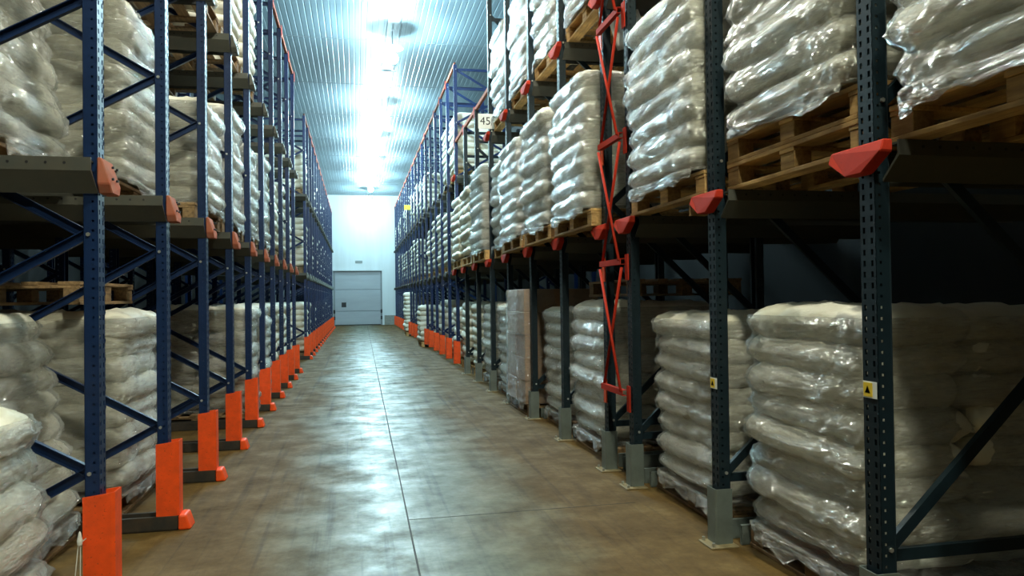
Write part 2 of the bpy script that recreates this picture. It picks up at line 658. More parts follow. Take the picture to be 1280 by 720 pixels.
def make_frame(name, label, h, mat, style, depth=1.15, group=None, knee=0):
    t = thing(name, label, 'rack frame', (0, 0, 0), 0, group)
    bm = post_bm(h, .1 if style == 'orange' else .01, -1)
    old = set(bm.faces)
    zz = .72 if style == 'orange' else .46
    while zz < h - .1:
        for yy in (-1, 1):
            rod(bm, (.012, yy * PY, zz), (.012, yy * (PY + .008), zz), .011, 6)
        zz += 1.235 if style == 'orange' else 2.0
    for fc in bm.faces:
        if fc not in old:
            fc.material_index = 1
    obj('post', bm, [mat, M['bolt']], t)
    b = post_bm(h, .01, 1)
    bmesh.ops.translate(b, verts=b.verts[:], vec=(depth, 0, 0))
    obj('post', b, mat, t)
    if style == 'orange':
        z, p, up0 = .72, 1.235, True
    else:
        z, p, up0 = .46, 2.0, True
    segs = []
    a, dd = PX + .0, depth - PX
    if style == 'orange':
        segs.append(((a, 0, z), (dd, 0, .14)))
    zz = z
    while zz + p / 2 < h - .15:
        segs.append(((a, -.012, zz), (dd, -.012, zz + p / 2)))
        if zz + p < h - .1:
            segs.append(((dd, .012, zz + p / 2), (a, .012, zz + p)))
        zz += p
    for q0, q1 in segs:
        bm = bmesh.new()
        channel(bm, q0, q1, .052, .03, .005)
        obj('brace', bm, mat, t)
    for zh in ((h - .10, h - .55) if style == 'orange' else (.42, h - .10, h - .6)):
        bm = bmesh.new()
        channel(bm, (a, 0, zh), (dd, 0, zh), .055, .03, .005)
        obj('tie_bar', bm, mat, t)
    if style == 'orange':
        bm = bmesh.new()   # bent steel guard wrapped round the foot of the post, sheared top
        pr = [(.052, -.066), (-.050, -.066), (-.062, -.054), (-.062, .054), (-.050, .066), (.052, .066), (.052, .060), (-.048, .060), (-.056, .052), (-.056, -.052), (-.048, -.060), (.052, -.060)]
        pr = [(-.034 + (q[0] + .005) * 1.32, q[1]) for q in pr]
        A = [bm.verts.new((px, py, .10)) for px, py in pr]
        B = [bm.verts.new((px, py, .612 + (px + .03) * -.12)) for px, py in pr]
        n = len(pr)
        for k in range(n):
            bm.faces.new((A[k], A[(k + 1) % n], B[(k + 1) % n], B[k]))
        for ring in (A, B):
            for k in range(5):
                bm.faces.new((ring[k], ring[k + 1], ring[n - 2 - k], ring[n - 1 - k]))
        old = set(bm.faces)
        for zz in (.18, .34, .50):
            rod(bm, (-.085, -.066, zz), (-.085, -.073, zz), .008, 6)
        for fc in bm.faces:
            if fc not in old:
                fc.material_index = 1
        obj('post_guard', bm, [M['orange'], M['floorrail']], t)
    else:
        bm = bmesh.new()
        pr = [(.055, -.062), (-.052, -.062), (-.060, -.054), (-.060, .054), (-.052, .062), (.055, .062), (.055, .056), (-.048, .056), (-.054, .050), (-.054, -.050), (-.048, -.056), (.055, -.056)]
        A = [bm.verts.new((px - .01, py, .012)) for px, py in pr]
        B = [bm.verts.new((px - .01, py, .36)) for px, py in pr]
        n = len(pr)
        for k in range(n):
            bm.faces.new((A[k], A[(k + 1) % n], B[(k + 1) % n], B[k]))
        for ring in (A, B):
            for k in range(5):
                bm.faces.new((ring[k], ring[k + 1], ring[n - 2 - k], ring[n - 1 - k]))
        obj('post_guard', bm, M['galv'], t)
        bm = bmesh.new()
        box(bm, -.13, .06, -.12, .07, 0, .012)
        bevel(bm, .003)
        pl = obj('base_plate', bm, M['plate'], t)
        bm = bmesh.new()
        for px, py in ((-.105, -.095), (-.105, .045)):
            rod(bm, (px, py, .012), (px, py, .035), .011, 6)
        obj('anchor_bolt', bm, M['bolt'], pl)
    bm = bmesh.new()
    box(bm, depth - .07, depth + .07, -.07, .07, 0, .01)
    obj('base_plate', bm, M['plate'], t)
    return t

def make_rail(name, label, top, side, length=2.35, group=None, plate=None):
    """pallet support rail on both sides of a frame: web, sloping gusset, ledge; end plate facing the aisle"""
    t = thing(name, label, 'pallet rail', (0, 0, 0), 0, group)
    hw = .165
    prof = [(-hw, top - .068), (-hw, top), (-hw + .012, top), (-hw + .012, top - .06), (-.060, top - .155), (-.060, top - .17)]
    for s in (-1, 1):
        bm = bmesh.new()
        x0 = -.037 if side == 'left' else .0
        A = [bm.verts.new((x0, s * -y, z)) for y, z in prof]
        B = [bm.verts.new((x0 + length, s * -y, z)) for y, z in prof]
        n = len(prof)
        for k in range(n):
            bm.faces.new((A[k], A[(k + 1) % n], B[(k + 1) % n], B[k]))
        bm.faces.new(A)
        bm.faces.new(B[::-1])
        # ledge the pallet slides on
        box(bm, x0 + .02, x0 + length, *sorted((s * (hw - .012), s * .064)), top - .012, top - .002)
        old = set(bm.faces)
        k = x0 + .12
        while k < length * .5:
            rod(bm, (k, s * hw, top - .03), (k, s * (hw + .0015), top - .03), .008, 6)
            k += .085
        for fc in bm.faces:
            if fc not in old:
                fc.material_index = 1
        obj('ledge', bm, [M['railgrey'], M['black']], t)
    bm = bmesh.new()
    if side == 'left':
        hp = .09
        pts = [(-hp, top + .015), (hp, top + .015), (hp, top - .12), (hp - .03, top - .17), (.03 - hp, top - .17), (-hp, top - .12)]
        x1, x2 = -.108, -.042
        A = [bm.verts.new((x1 + .045 * (1 if z > top else 0), y, z)) for y, z in pts]
    else:
        pts = [(-.18, top - .003), (.18, top - .003), (.18, top - .055), (.055, top - .135), (-.055, top - .135), (-.18, top - .055)]
        x1, x2 = -.108, -.042
        A = [bm.verts.new((x1 + .02 * (1 if z > top - .01 else 0), y, z)) for y, z in pts]
    B = [bm.verts.new((x2, y, z)) for y, z in pts]
    for k in range(6):
        bm.faces.new((A[k], A[(k + 1) % 6], B[(k + 1) % 6], B[k]))
    bm.faces.new(A)
    bm.faces.new(B[::-1])
    bevel(bm, .006)
    old = set(bm.faces)
    if side == 'left':
        for yy, zz in ((-.035, top - .03), (.035, top - .03), (-.035, top - .09), (.035, top - .09)):
            rod(bm, (x1 - .001, yy, zz), (x1 + .01, yy, zz), .007, 6)
        for zz in (top - .03, top - .09):
            rod(bm, (x2 - .04, -hp - .001, zz), (x2 - .04, -hp + .01, zz), .007, 6)
    for fc in bm.faces:
        if fc not in old:
            fc.material_index = 1
    obj('end_plate', bm, [plate or ((M['redworn'] if top < 3 else M['railgrey']) if side == 'left' else M['red']), M['black']], t)
    return t

def make_floor_rail(name, label, side, group=None):
    t = thing(name, label, 'floor rail', (0, 0, 0), 0, group)
    mat = M['floorrail'] if side == 'left' else M['galv']
    x0 = -.10 if side == 'left' else .10
    for s in (-1, 1):
        bm = bmesh.new()
        y0, y1 = sorted((s * .053, s * .080))
        h = .095 if side == 'left' else .12
        box(bm, x0, x0 + 2.3, y0, y1, .002, .012)
        box(bm, x0, x0 + 2.3, y0, y0 + .006, .002, h)
        box(bm, x0, x0 + 2.3, y1 - .006, y1, .002, h)
        box(bm, x0, x0 + 2.3, y0, y1, h, h + .006)
        obj('channel', bm, mat, t)
    if side == 'left':
        bm = bmesh.new()
        pts = [(-.085, .0015), (.085, .0015), (.085, .105), (-.085, .105)]
        A = [bm.verts.new((-.19 + (.035 if z > .05 else 0), y * .92, z)) for y, z in pts]
        B = [bm.verts.new((-.105, y, z)) for y, z in pts]
        for k in range(4):
            bm.faces.new((A[k], A[(k + 1) % 4], B[(k + 1) % 4], B[k]))
        bm.faces.new(A)
        bm.faces.new(B[::-1])
        bevel(bm, .012, 2)
        obj('end_cap', bm, M['orange'], t)
    return t

# ------------------------------------------------------------------ frames
fr_blue = make_frame('rack_frame', 'x', 6.6, M['blue'], 'orange')
fr_teal = make_frame('rack_frame', 'x', 7.0, M['teal'], 'grey')
fr_low = make_frame('rack_frame', 'x', 5.2, M['teal'], 'grey')
fr_far = make_frame('rack_frame', 'x', 7.0, M['blue'], 'orange')
rl_L1 = make_rail('pallet_rail', 'x', 2.335, 'left')
rl_L2 = make_rail('pallet_rail', 'x', 4.46, 'left')
rl_R1 = make_rail('pallet_rail', 'x', 2.262, 'right')
rl_R2 = make_rail('pallet_rail', 'x', 4.43, 'right')
rl_L1f = make_rail('pallet_rail', 'x', 2.335, 'left', plate=M['galv'])
rl_R1f = make_rail('pallet_rail', 'x', 2.262, 'right', plate=M['railgrey'])
rl_R2f = make_rail('pallet_rail', 'x', 4.43, 'right', plate=M['railgrey'])
fl_L = make_floor_rail('floor_rail', 'x', 'left')
fl_R = make_floor_rail('floor_rail', 'x', 'right')
PROTO = [fr_blue, fr_teal, fr_low, fr_far, rl_L1, rl_L2, rl_R1, rl_R2, rl_L1f, rl_R1f, rl_R2f, fl_L, fl_R]
PI = math.pi

def nth(i):
    return ORD[i] if i < len(ORD) else 'farthest'

for k, y in enumerate(YL):
    w = ('blue rack frame just left of the camera, in the left block' if k == 0 else
         f'blue orange-footed rack frame, {nth(k - 1)} from the camera in the left near block')
    dup(fr_blue, (XL, y, 0), PI, w, 'frames of the left near block')
    p = 'just left of the camera' if k == 0 else f'of the {nth(k - 1)} orange-footed frame on the left'
    dup(rl_L1, (XL, y, 0), PI, f'lower steel pallet rail with worn red end {p}', 'lower pallet rails of the left near block')
    dup(rl_L2, (XL, y, 0), PI, f'upper steel pallet rail with worn red end {p}', 'upper pallet rails of the left near block')
    dup(fl_L, (XL, y, 0), PI, f'dark floor rail with orange end cap {p}', 'floor rails of the left near block')
for k, y in enumerate(YL2):
    p = f'{nth(k)} from the camera in the left block beyond the gap'
    dup(fr_blue, (XL, y, 0), PI, f'blue rack frame, {p}', 'frames of the left far block')
    dup(rl_L1f, (XL, y, 0), PI, f'lower pallet rail, {p}', 'lower pallet rails of the left far block')
    dup(rl_L2, (XL, y, 0), PI, f'upper pallet rail, {p}', 'upper pallet rails of the left far block')
    dup(fl_L, (XL, y, 0), PI, f'floor rail with orange cap, {p}', 'floor rails of the left far block')
for k, y in enumerate(YR):
    low = k in (9, 10)
    tall_last = k == 11
    src = fr_low if low else (fr_far if tall_last else fr_teal)
    nm = 'blue tall rack frame with orange foot' if tall_last else ('short red-capped dark rack frame' if low else 'tall dark teal rack frame')
    p = 'just right of the camera' if k == 0 else f'{nth(k - 1)} from the camera on the right'
    dup(src, (XR, y, 0), 0, f'{nm}, {p}', 'frames of the right near block')
    dup(rl_R1, (XR, y, 0), 0, f'lower pallet rail with red end bracket, {p}', 'lower pallet rails of the right near block')
    if not low:
        dup(rl_R2, (XR, y, 0), 0, f'upper pallet rail with red end bracket, {p}', 'upper pallet rails of the right near block')
    if not tall_last:
        dup(fl_R, (XR, y, 0), 0, f'grey galvanised floor rail, {p}', 'floor rails of the right near block')
for k, y in enumerate(YR2):
    p = f'{nth(k)} along the right far block of orange-footed frames'
    dup(fr_far, (XR, y, 0), 0, f'blue rack frame, {p}', 'frames of the right far block')
    dup(rl_R1f, (XR, y, 0), 0, f'lower pallet rail, {p}', 'lower pallet rails of the right far block')
    dup(rl_R2f, (XR, y, 0), 0, f'upper pallet rail, {p}', 'upper pallet rails of the right far block')

# second row of frames standing behind (only those the gaps show)
for k, y in enumerate(YL[2:]):
    dup(fr_blue, (XL - 2.15, y, 0), PI, f'blue rack frame in the back row behind the {nth(k + 1)} orange-footed left frame', 'back row frames on the left')
for k, y in enumerate([YL2[0], YL2[1]]):
    dup(fr_blue, (XL - 2.15, y, 0), PI, f'blue rack frame in the back row, {nth(k)} beyond the left gap', 'back row frames beyond the left gap')
for k, y in enumerate([YR[11], YR2[0]]):
    dup(fr_far, (XR + 2.15, y, 0), 0, f'blue rack frame in the back row behind the {nth(k)} tall far right frame', 'back row frames on the right')

# top beams tying the frames along the aisle
def top_beam(y0, y1, z, x, label, group, mat, capmat):
    t = thing('top_beam', label, 'top beam', (x, (y0 + y1) / 2, z), 0, group)
    h = (y1 - y0) / 2
    bm = bmesh.new()
    channel(bm, (-.0, -h, .03), (.0, h, .03), .07, .045, .004, (1, 0, 0) if x > 0 else (-1, 0, 0))
    obj('beam', bm, mat, t)
    bm = bmesh.new()
    s = -1 if x > 0 else 1
    bx = sorted((s * .045, s * .052))
    box(bm, *bx, h - .055, h + .055, -.16, .062)
    bevel(bm, .004)
    obj('bracket', bm, capmat, t)
for k in range(4, len(YL) - 1):
    top_beam(YL[k], YL[k + 1], 6.6, XL, f'red top beam joining the {nth(k - 1)} and next blue post on the left', 'top beams of the left near block', M['redworn'], M['red'])
for k in range(len(YL2) - 1):
    top_beam(YL2[k], YL2[k + 1], 6.6, XL, f'red top beam, {nth(k)} bay of the left block beyond the gap', 'top beams of the left far block', M['redworn'], M['red'])
for k in range(8, 11):
    top_beam(YR[k], YR[k + 1], 5.2, XR, f'orange-red low top beam, {nth(k - 8)} of three beyond the numbered post', 'low top beams on the right', M['redworn'], M['red'])
yy = [YR[11]] + YR2
for k in range(len(yy) - 1):
    top_beam(yy[k], yy[k + 1], 7.0, XR, f'red top beam, {nth(k)} bay of the tall blue block on the right', 'top beams of the right far block', M['redworn'], M['red'])

for p in PROTO:
    drop_tree(p)

# red lattice spacer between the close pair of right posts
t = thing('lattice_spacer', 'red zigzag lattice spacer between the close pair of dark right posts', 'spacer', (XR - .078, (YR[3] + YR[4]) / 2, 0))
g = .30
for z in (.76, 1.875, 2.95, 4.02, 5.1):
    bm = bmesh.new()
    channel(bm, (0, -g + .02, z + .02), (0, g - .02, z + .02), .05, .04, .004, (1, 0, 0))
    r = obj('rung', bm, M['red'], t)
    for s in (-1, 1):
        bm = bmesh.new()
        box(bm, .024, .034, s * g - .035, s * g + .035, z - .14, z + .08)
        obj('bracket', bm, M['orange'] if s > 0 else M['red'], r)
zz = [.76, 1.875, 2.95, 4.02, 5.1]
for a, b in zip(zz, zz[1:]):
    for s in (-1, 1):
        bm = bmesh.new()
        rod(bm, (-.012 * s - .012, -s * (g - .05), a + .03), (-.012 * s - .012, s * (g - .05), b - .03), .013, 8)
        obj('tie_rod', bm, M['red'], t, True)

# ------------------------------------------------------------------ pallets
def make_pallet(L, W, mat, detail=True):
    """L along y, W along x, boards run along y; origin at the bottom centre"""
    h = .165
    t = thing('wooden_pallet', 'x', 'pallet')
    r = random.Random(3)
    def board(x0, x1, z0, z1, y0=-L/2, y1=L/2):
        bm = bmesh.new()
        j = lambda: r.uniform(-.004, .004)
        box(bm, x0 + j(), x1 + j(), y0 + j(), y1 + j(), z0, z1)
        bevel(bm, .003)
        return bm
    bw = .115
    xs = [-W/2, -bw/2, W/2 - bw]
    decks = []
    n = 5
    for i in range(n):
        w = .145 if i in (0, 2, 4) else .11
        c = -W/2 + .0725 + (W - .145) * i / (n - 1)
        decks.append(board(c - w/2, c + w/2, h - .025, h))
    strs = [board(-W/2, W/2, h - .048, h - .025, y - .07, y + .07) for y in (-L/2 + .072, 0, L/2 - .072)]
    bots = [board(x, x + bw, 0, .024) for x in xs]
    blks = []
    for x in xs:
        for y in (-L/2, -.07, L/2 - .14):
            bm = bmesh.new()
            box(bm, x + .004, x + bw - .004, y + .002, y + .138, .024, h - .048)
            bevel(bm, .004)
            blks.append(bm)
    groups = (('deck_board', decks), ('stringer', strs), ('bottom_board', bots), ('block', blks))
    if detail:
        for nm, lst in groups:
            for b in lst:
                obj(nm, b, mat, t)
    else:
        bm = bmesh.new()
        for _, lst in groups:
            for b in lst:
                me = bpy.data.meshes.new('tmp')
                b.to_mesh(me)
                b.free()
                bm.from_mesh(me)
                bpy.data.meshes.remove(me)
        obj('pallet_body', bm, mat, t)
    return t
PAL = {
    'L': make_pallet(1.26, 1.15, M['wood_dark']),
    'R': make_pallet(1.34, 1.15, M['wood']),
    'Rd': make_pallet(1.30, 1.15, M['wood_dark']),
    'Lf': make_pallet(1.26, 1.15, M['wood_dark'], False),
    'Rf': make_pallet(1.30, 1.15, M['wood'], False),
}

# ------------------------------------------------------------------ sacks and wrapped loads
def sack_bm(L, W, H, seed, nu=26, nv=16):
    """stuffed pillow sack, long along x; closed surface, seamed edge; origin at its centre"""
    bm = bmesh.new()
    o = Vector((seed * 7.3, seed * 3.1, seed * 1.7))
    def P(u, v, s):
        e = max(0.0, (1 - abs(u) ** 11.0)) ** .5 * max(0.0, (1 - abs(v) ** 7.0)) ** .5
        # edges draw in where the filling swells
        bx = 1 - .02 * (1 - v * v) * (abs(u) ** 4) - .035 * abs(v) ** 5 * abs(u) ** 4
        by = 1 - .06 * abs(u) ** 8 + .02 * noise.noise(o + Vector((u * 2, v, 3)))
        q = o + Vector((u * L * 3, v * W * 3, s * 1.3))
        lump = noise.noise(q * 1.1) * .34 + noise.noise(q * 2.3) * .20
        cre = abs(noise.noise(Vector((q.x * 2.2 + q.y * 1.2, q.y * 2.6 - q.x * .7, q.z)) * 1.3))
        z = s * H / 2 * e * (1 + lump * .55 - cre * .28) + .012 * noise.noise(q * 1.5 + Vector((9, 9, 9)))
        x = u * L / 2 * bx + .012 * noise.noise(q * 1.7 + Vector((0, 5, 0)))
        y = v * W / 2 * by + .012 * noise.noise(q * 1.7 + Vector((5, 0, 0)))
        return Vector((x, y, z))
    def remap(i, n):
        t = -1 + 2 * i / n
        return math.sin(t * PI / 2) * .75 + t * .25 if abs(t) < 1 else t
    top = [[bm.verts.new(P(remap(i, nu), remap(j, nv), 1)) for j in range(nv + 1)] for i in range(nu + 1)]
    bot = [[(top[i][j] if i in (0, nu) or j in (0, nv) else bm.verts.new(P(remap(i, nu), remap(j, nv), -1))) for j in range(nv + 1)] for i in range(nu + 1)]
    for i in range(nu):
        for j in range(nv):
            bm.faces.new((top[i][j], top[i + 1][j], top[i + 1][j + 1], top[i][j + 1]))
            bm.faces.new((bot[i][j], bot[i][j + 1], bot[i + 1][j + 1], bot[i + 1][j]))
    return bm

def mesh_from(bm, name, mat):
    for f in bm.faces:
        f.smooth = True
    bmesh.ops.recalc_face_normals(bm, faces=bm.faces[:])
    me = bpy.data.meshes.new(name)
    bm.to_mesh(me)
    bm.free()
    me.materials.append(mat)
    return me

LONG = [mesh_from(sack_bm(1.0, .56, .21, s), 'sack', M['sack']) for s in range(6)]
LOW = [mesh_from(sack_bm(1.0, .56, .21, s, 14, 9), 'sack', M['sack']) for s in range(3)]

def film_mesh(objs, DX, DY, H, seed, nt=176, nz=104, skirt=.10, back=True):
    """stretch film pulled round a finished stack: rays find the sacks, the film bridges the hollows between them"""
    verts, polys = [], []
    for o in objs:
        base = len(verts)
        mw = o.matrix_basis
        verts += [mw @ v.co for v in o.data.vertices]
        polys += [[i + base for i in p.vertices] for p in o.data.polygons]
    tree = BVHTree.FromPolygons(verts, polys)
    z0, z1 = -skirt, H - .015
    hit = [[0] * nt for _ in range(nz + 1)]
    src, dr = [], []
    for k in range(nt):
        a = 2 * PI * k / nt
        c, s = math.cos(a), math.sin(a)
        ex = math.copysign(abs(c) ** .42, c)
        ey = math.copysign(abs(s) ** .42, s)
        p = Vector((ex * (DX / 2 + .3), ey * (DY / 2 + .3), 0))
        q = Vector((ex * DX * .22, ey * DY * .22, 0))
        src.append(p)
        dr.append((q - p).normalized())
    for r in range(nz + 1):
        z = z0 + (z1 - z0) * r / nz
        for k in range(nt):
            h = tree.ray_cast(src[k] + Vector((0, 0, z)), dr[k], .62)
            hit[r][k] = h[3] if h[3] is not None else None
    zb = next(r for r in range(nz + 1) if z0 + (z1 - z0) * r / nz > .03)
    for k in range(nt):
        for r in range(zb - 1, -1, -1):
            hit[r][k] = None
        last = .40
        for r in range(zb, nz + 1):
            if hit[r][k] is None:
                hit[r][k] = last + .012
            last = hit[r][k]
        for r in range(zb - 1, -1, -1):
            hit[r][k] = min(.30, hit[zb][k])
    # pull tight: film sits on the outermost points and spans part way over hollows
    cur = hit
    for _ in range(3):
        nx = []
        for r in range(nz + 1):
            row = []
            for k in range(nt):
                av = sum(cur[min(nz, max(0, r + d))][k] for d in (-2, -1, 1, 2)) / 4
                av = (av + sum(cur[r][(k + d) % nt] for d in (-2, -1, 1, 2)) / 4) / 2
                row.append(min(cur[r][k], .5 * cur[r][k] + .5 * av))
            nx.append(row)
        cur = nx
    bm = bmesh.new()
    V = []
    for r in range(nz + 1):
        z = z0 + (z1 - z0) * r / nz
        row = []
        for k in range(nt):
            base = src[k] + dr[k] * (cur[r][k] - .008)
            n1 = noise.noise(Vector((base.x * 5 + seed, base.y * 5, z * 16 + (base.x + base.y) * 9)))
            n2 = noise.noise(Vector((base.x * 9, base.y * 9 + seed, z * 30 - (base.x - base.y) * 20)))
            n3 = noise.noise(Vector((base.x * 14 + seed, base.y * 14, z * 22 + 3)))
            d = -.018 * abs(n1) - .022 * abs(n2) - .014 * (1 - abs(n3)) ** 5
            zz = z
            if r <= zb:
                t = (zb - r) / zb
                front = (abs(base.x) if back else -base.x) > DX / 2 + .0 and abs(base.y) < DY / 2 - .03
                if front:
                    zz = z + t * t * .09 * (noise.noise(Vector((base.x * 7, base.y * 7, seed))) + .45)
                else:
                    zz = .006 + .024 * (1 - t)
            row.append(bm.verts.new(base + dr[k] * d + Vector((0, 0, zz))))
        V.append(row)
    for r in range(nz):
        for k in range(nt):
            bm.faces.new((V[r][k], V[r][(k + 1) % nt], V[r + 1][(k + 1) % nt], V[r + 1][k]))
    return bm

def make_load(nl, DY, DX, lay, seed, film=True, low=False, lean=0.0):
    """nl layers of sacks, DY along the aisle, DX deep"""
    t = thing('wrapped_sack_load', 'x', 'sack load')
    r = random.Random(seed)
    objs = []
    mset = LOW if low else LONG
    hs = lay * 1.34 / .21
    for L in range(nl):
        z = lay * (L + .5) + .034
        fl = L % 2
        items = []
        if fl == 0 or r.random() < .45:
            w = DX / 2
            for i in (-1, 1):
                items.append((i * w / 2, 0, PI / 2, DY, w))
        else:
            # one row lengthwise in front, two crossways behind
            w = DX * .44
            sg = 1 if r.random() < .5 else -1
            items.append((sg * (-DX / 2 + w / 2), 0, PI / 2, DY, w))
            d2 = DX - w
            for i in (-1, 1):
                items.append((sg * (DX / 2 - d2 / 2), i * DY / 4, 0, d2, DY / 2))
        for x, y, rz, ln, w in items:
            o = bpy.data.objects.new('sack', r.choice(mset))
            link(o)
            o.parent = t
            k = r.uniform(.97, 1.03)
            o.scale = (ln * k, w / .56 * 1.05, hs * (r.uniform(.95, 1.06) if L else .80))
            o.location = (x + r.uniform(-.025, .025) + lean * z, y + r.uniform(-.02, .02), z + r.uniform(-.006, .006))
            o.rotation_euler = (r.uniform(-.03, .03), r.uniform(-.03, .03), rz + r.uniform(-.03, .03) + (PI if r.random() < .5 else 0))
            o.matrix_basis  # evaluated from loc/rot/scale
            objs.append(o)
    if film:
        bm = film_mesh(objs, DX, DY, lay * nl + .02, seed)
        obj('stretch_film', bm, M['film'], t, True)
    return t

LOADS = {}
def load(key, *a, **k):
    if key not in LOADS:
        LOADS[key] = make_load(*a, **k)
    return LOADS[key]

LEVEL_L = {0: 0.0, 1: 2.335, 2: 4.46}
LEVEL_R = {0: 0.0, 1: 2.262, 2: 4.43}
LVN = {0: 'on the floor', 1: 'on the lower rails', 2: 'on the upper rails'}
seen = []

def put_load(side, level, yc, xf, nl, lab, DY=1.08, DX=1.2, lay=.165, var=0, detail=True, pal=2, pzoff=0.0, palx=None, paly=None, lean=0.0, rz=0):
    """pal = how many pallets stand under the load"""
    s = -1 if side == 'L' else 1
    z = (LEVEL_L if side == 'L' else LEVEL_R)[level] + .001
    xc = xf + s * DX / 2
    py = yc if paly is None else paly
    pk = ('L' if side == 'L' else ('R' if level else 'Rd')) if detail else ('Lf' if side == 'L' else 'Rf')
    labp = lab[lab.index(LVN[level]):]
    for i in range(pal):
        dup(PAL[pk], ((xf if palx is None else palx) + s * (1.15 / 2 + .04), py, z + i * .166), 0,
            ({(0, 2): 'lower ', (1, 2): 'upper '}.get((i, pal), '')) + 'wooden pallet' + (' ' if pal == 2 else ' ') + labp, 'pallets on the ' + ('left' if side == 'L' else 'right') + (' ' + LVN[level][3:]))
    zb = z + pal * .166
    key = (nl, round(DY, 2), round(DX, 2), round(lay, 3), var, detail, lean)
    p = load(key, nl, DY, DX, lay, 31 + var * 13 + nl * 3 + int(DY * 10), True if detail else False, not detail, lean)
    dup(p, (xc, yc, zb), rz, lab, f'wrapped sack loads {LVN[level]} of the {"left" if side == "L" else "right"} rack')

# ---- left rack, near block: bay k lies between YL[k] and YL[k+1]
def labL(k, level, ex=''):
    place = {0: 'partly cut by the left edge'}.get(k, f'{nth(k - 1)} bay past the front left post')
    return f'{ex}white sack load {LVN[level]}, {place}'
yc = lambda k: (YL[k] + YL[k + 1]) / 2
put_load('L', 0, yc(0) + .02, -1.50, 5, 'shiny low white sack load on the floor, cut by the lower left corner', 1.06, 1.25, .178, 1, True, 1, paly=yc(0), lean=-.08)
put_load('L', 0, yc(1) + .06, -1.84, 8, 'leaning white sack load on the floor behind the front left post', 1.06, 1.25, .164, 0, True, 1, paly=yc(1), lean=-.17)
put_load('L', 0, yc(2) + .06, -1.68, 8, 'smooth white sack load on the floor between the two front left posts', 1.06, 1.25, .164, 1, True, 1, paly=yc(2))
put_load('L', 1, yc(1) + .06, -1.88, 9, 'crinkled white sack load on the lower rails at the left edge', 1.06, 1.25, .164, 1, True, 1, paly=yc(1), lean=-.16)
put_load('L', 1, yc(2) + .06, -1.66, 8, 'white sack load on the lower rails between the two front left posts', 1.06, 1.25, .170, 0, True, 1, paly=yc(2))
for k in range(3, len(YL) - 1):
    det = k < 7
    if k >= 5:
        put_load('L', 0, yc(k) + .03, XL - .04, 8, labL(k, 0), 1.04, 1.25, .165, k % 2, det, 1, paly=yc(k))
    put_load('L', 1, yc(k) + .03, XL - .04, 6 if k == 3 else 7 + (k % 2 == 0), labL(k, 1), 1.04, 1.25, .16, (k + 1) % 2, det, 1, paly=yc(k))
for k in (2, 3, 4, 5):
    put_load('L', 2, yc(k) + .03, XL - (.04 if k > 2 else .3), 7, labL(k, 2), 1.04, 1.25, .165, k % 2, det, 1, paly=yc(k))

def labL2(k, level):
    return f'white sack load {LVN[level]}, {nth(k)} bay of the left block beyond the gap'
r2 = random.Random(5)
for k in range(len(YL2) - 1):
    yc = (YL2[k] + YL2[k + 1]) / 2
    for level in (0, 1, 2):
        if (k, level) in ((0, 0), (0, 1), (0, 2)) or r2.random() < (.6, .9, .6)[level]:
            put_load('L', level, yc + .03, XL - .02, {0: 7, 1: 8, 2: 6}[level] + r2.choice((0, 0, 1)), labL2(k, level), 1.04, 1.25, .165, k % 2, False, 1, paly=yc)

# ---- right rack: bay k lies between YR[k] and YR[k+1]
XF = XR + .085
def labR(k, level, ex=''):
    place = {0: 'partly cut by the right edge', 3: 'x', 4: 'just beyond the red lattice'}.get(k)
    if place is None:
        place = f'{nth(k - 1)} bay from the camera on the right' if k < 3 else f'{nth(k - 4)} bay past the red lattice'
    return f'{ex}white sack load {LVN[level]}, {place}'
put_load('R', 1, 2.20, XR + .0, 9, labR(0, 1), 1.26, 1.2, .175, 0, True, 1, paly=2.22, palx=XR - .0)
put_load('R', 1, 3.71, XR + .0, 9, labR(1, 1), 1.22, 1.2, .165, 1, True, 2, paly=3.70, palx=XR - .0)
put_load('R', 1, 5.20, XR - .08, 8, labR(2, 1), 1.26, 1.2, .165, 0, True, 1, paly=5.20, palx=XR - .08)
put_load('R', 0, 3.72, XF + .02, 8, labR(1, 0), 1.12, 1.25, .163, 0, True, 1, paly=3.70)
put_load('R', 0, 5.19, XF + .02, 8, labR(2, 0), 1.10, 1.2, .156, 1, True, 1, paly=5.20)
put_load('R', 0, 7.36, XF - .04, 8, labR(4, 0), 1.16, 1.2, .165, 0, True, 1, paly=7.33)
put_load('R', 0, 8.86, XF + .02, 8, labR(5, 0), 1.10, 1.2, .156, 1, True, 1, paly=8.83)
for k in range(4, 8):
    yc = (YR[k] + YR[k + 1]) / 2
    put_load('R', 1, yc + .0, XR - (.17 if k < 7 else .02), 8, labR(k, 1), 1.22, 1.2, .165, k % 2, True, 1)
for k in range(8, 11):
    yc = (YR[k] + YR[k + 1]) / 2
    put_load('R', 1, yc, XR - .15, 9 if k == 8 else 8, labR(k, 1), 1.22, 1.2, .165, k % 2, k < 9, 1)
for k in (0, 1, 2, 4, 5, 6, 7):  # loads of the first three bays are unseen, added to shade the rack interior
    yc = (YR[k] + YR[k + 1]) / 2
    put_load('R', 2, yc, XR - .0, 8, labR(k, 2), 1.2, 1.2, .165, k % 2, True, 1)
for k in range(7, 11):
    yc = (YR[k] + YR[k + 1]) / 2
    put_load('R', 0, yc + .0, XF - .02, 8, labR(k, 0), 1.14, 1.2, .160, k % 2, k < 9, 1)
yy = [YR[11]] + YR2
def labR2(k, level):
    return f'white sack load {LVN[level]}, {nth(k)} bay of the right tall blue block'
r3 = random.Random(11)
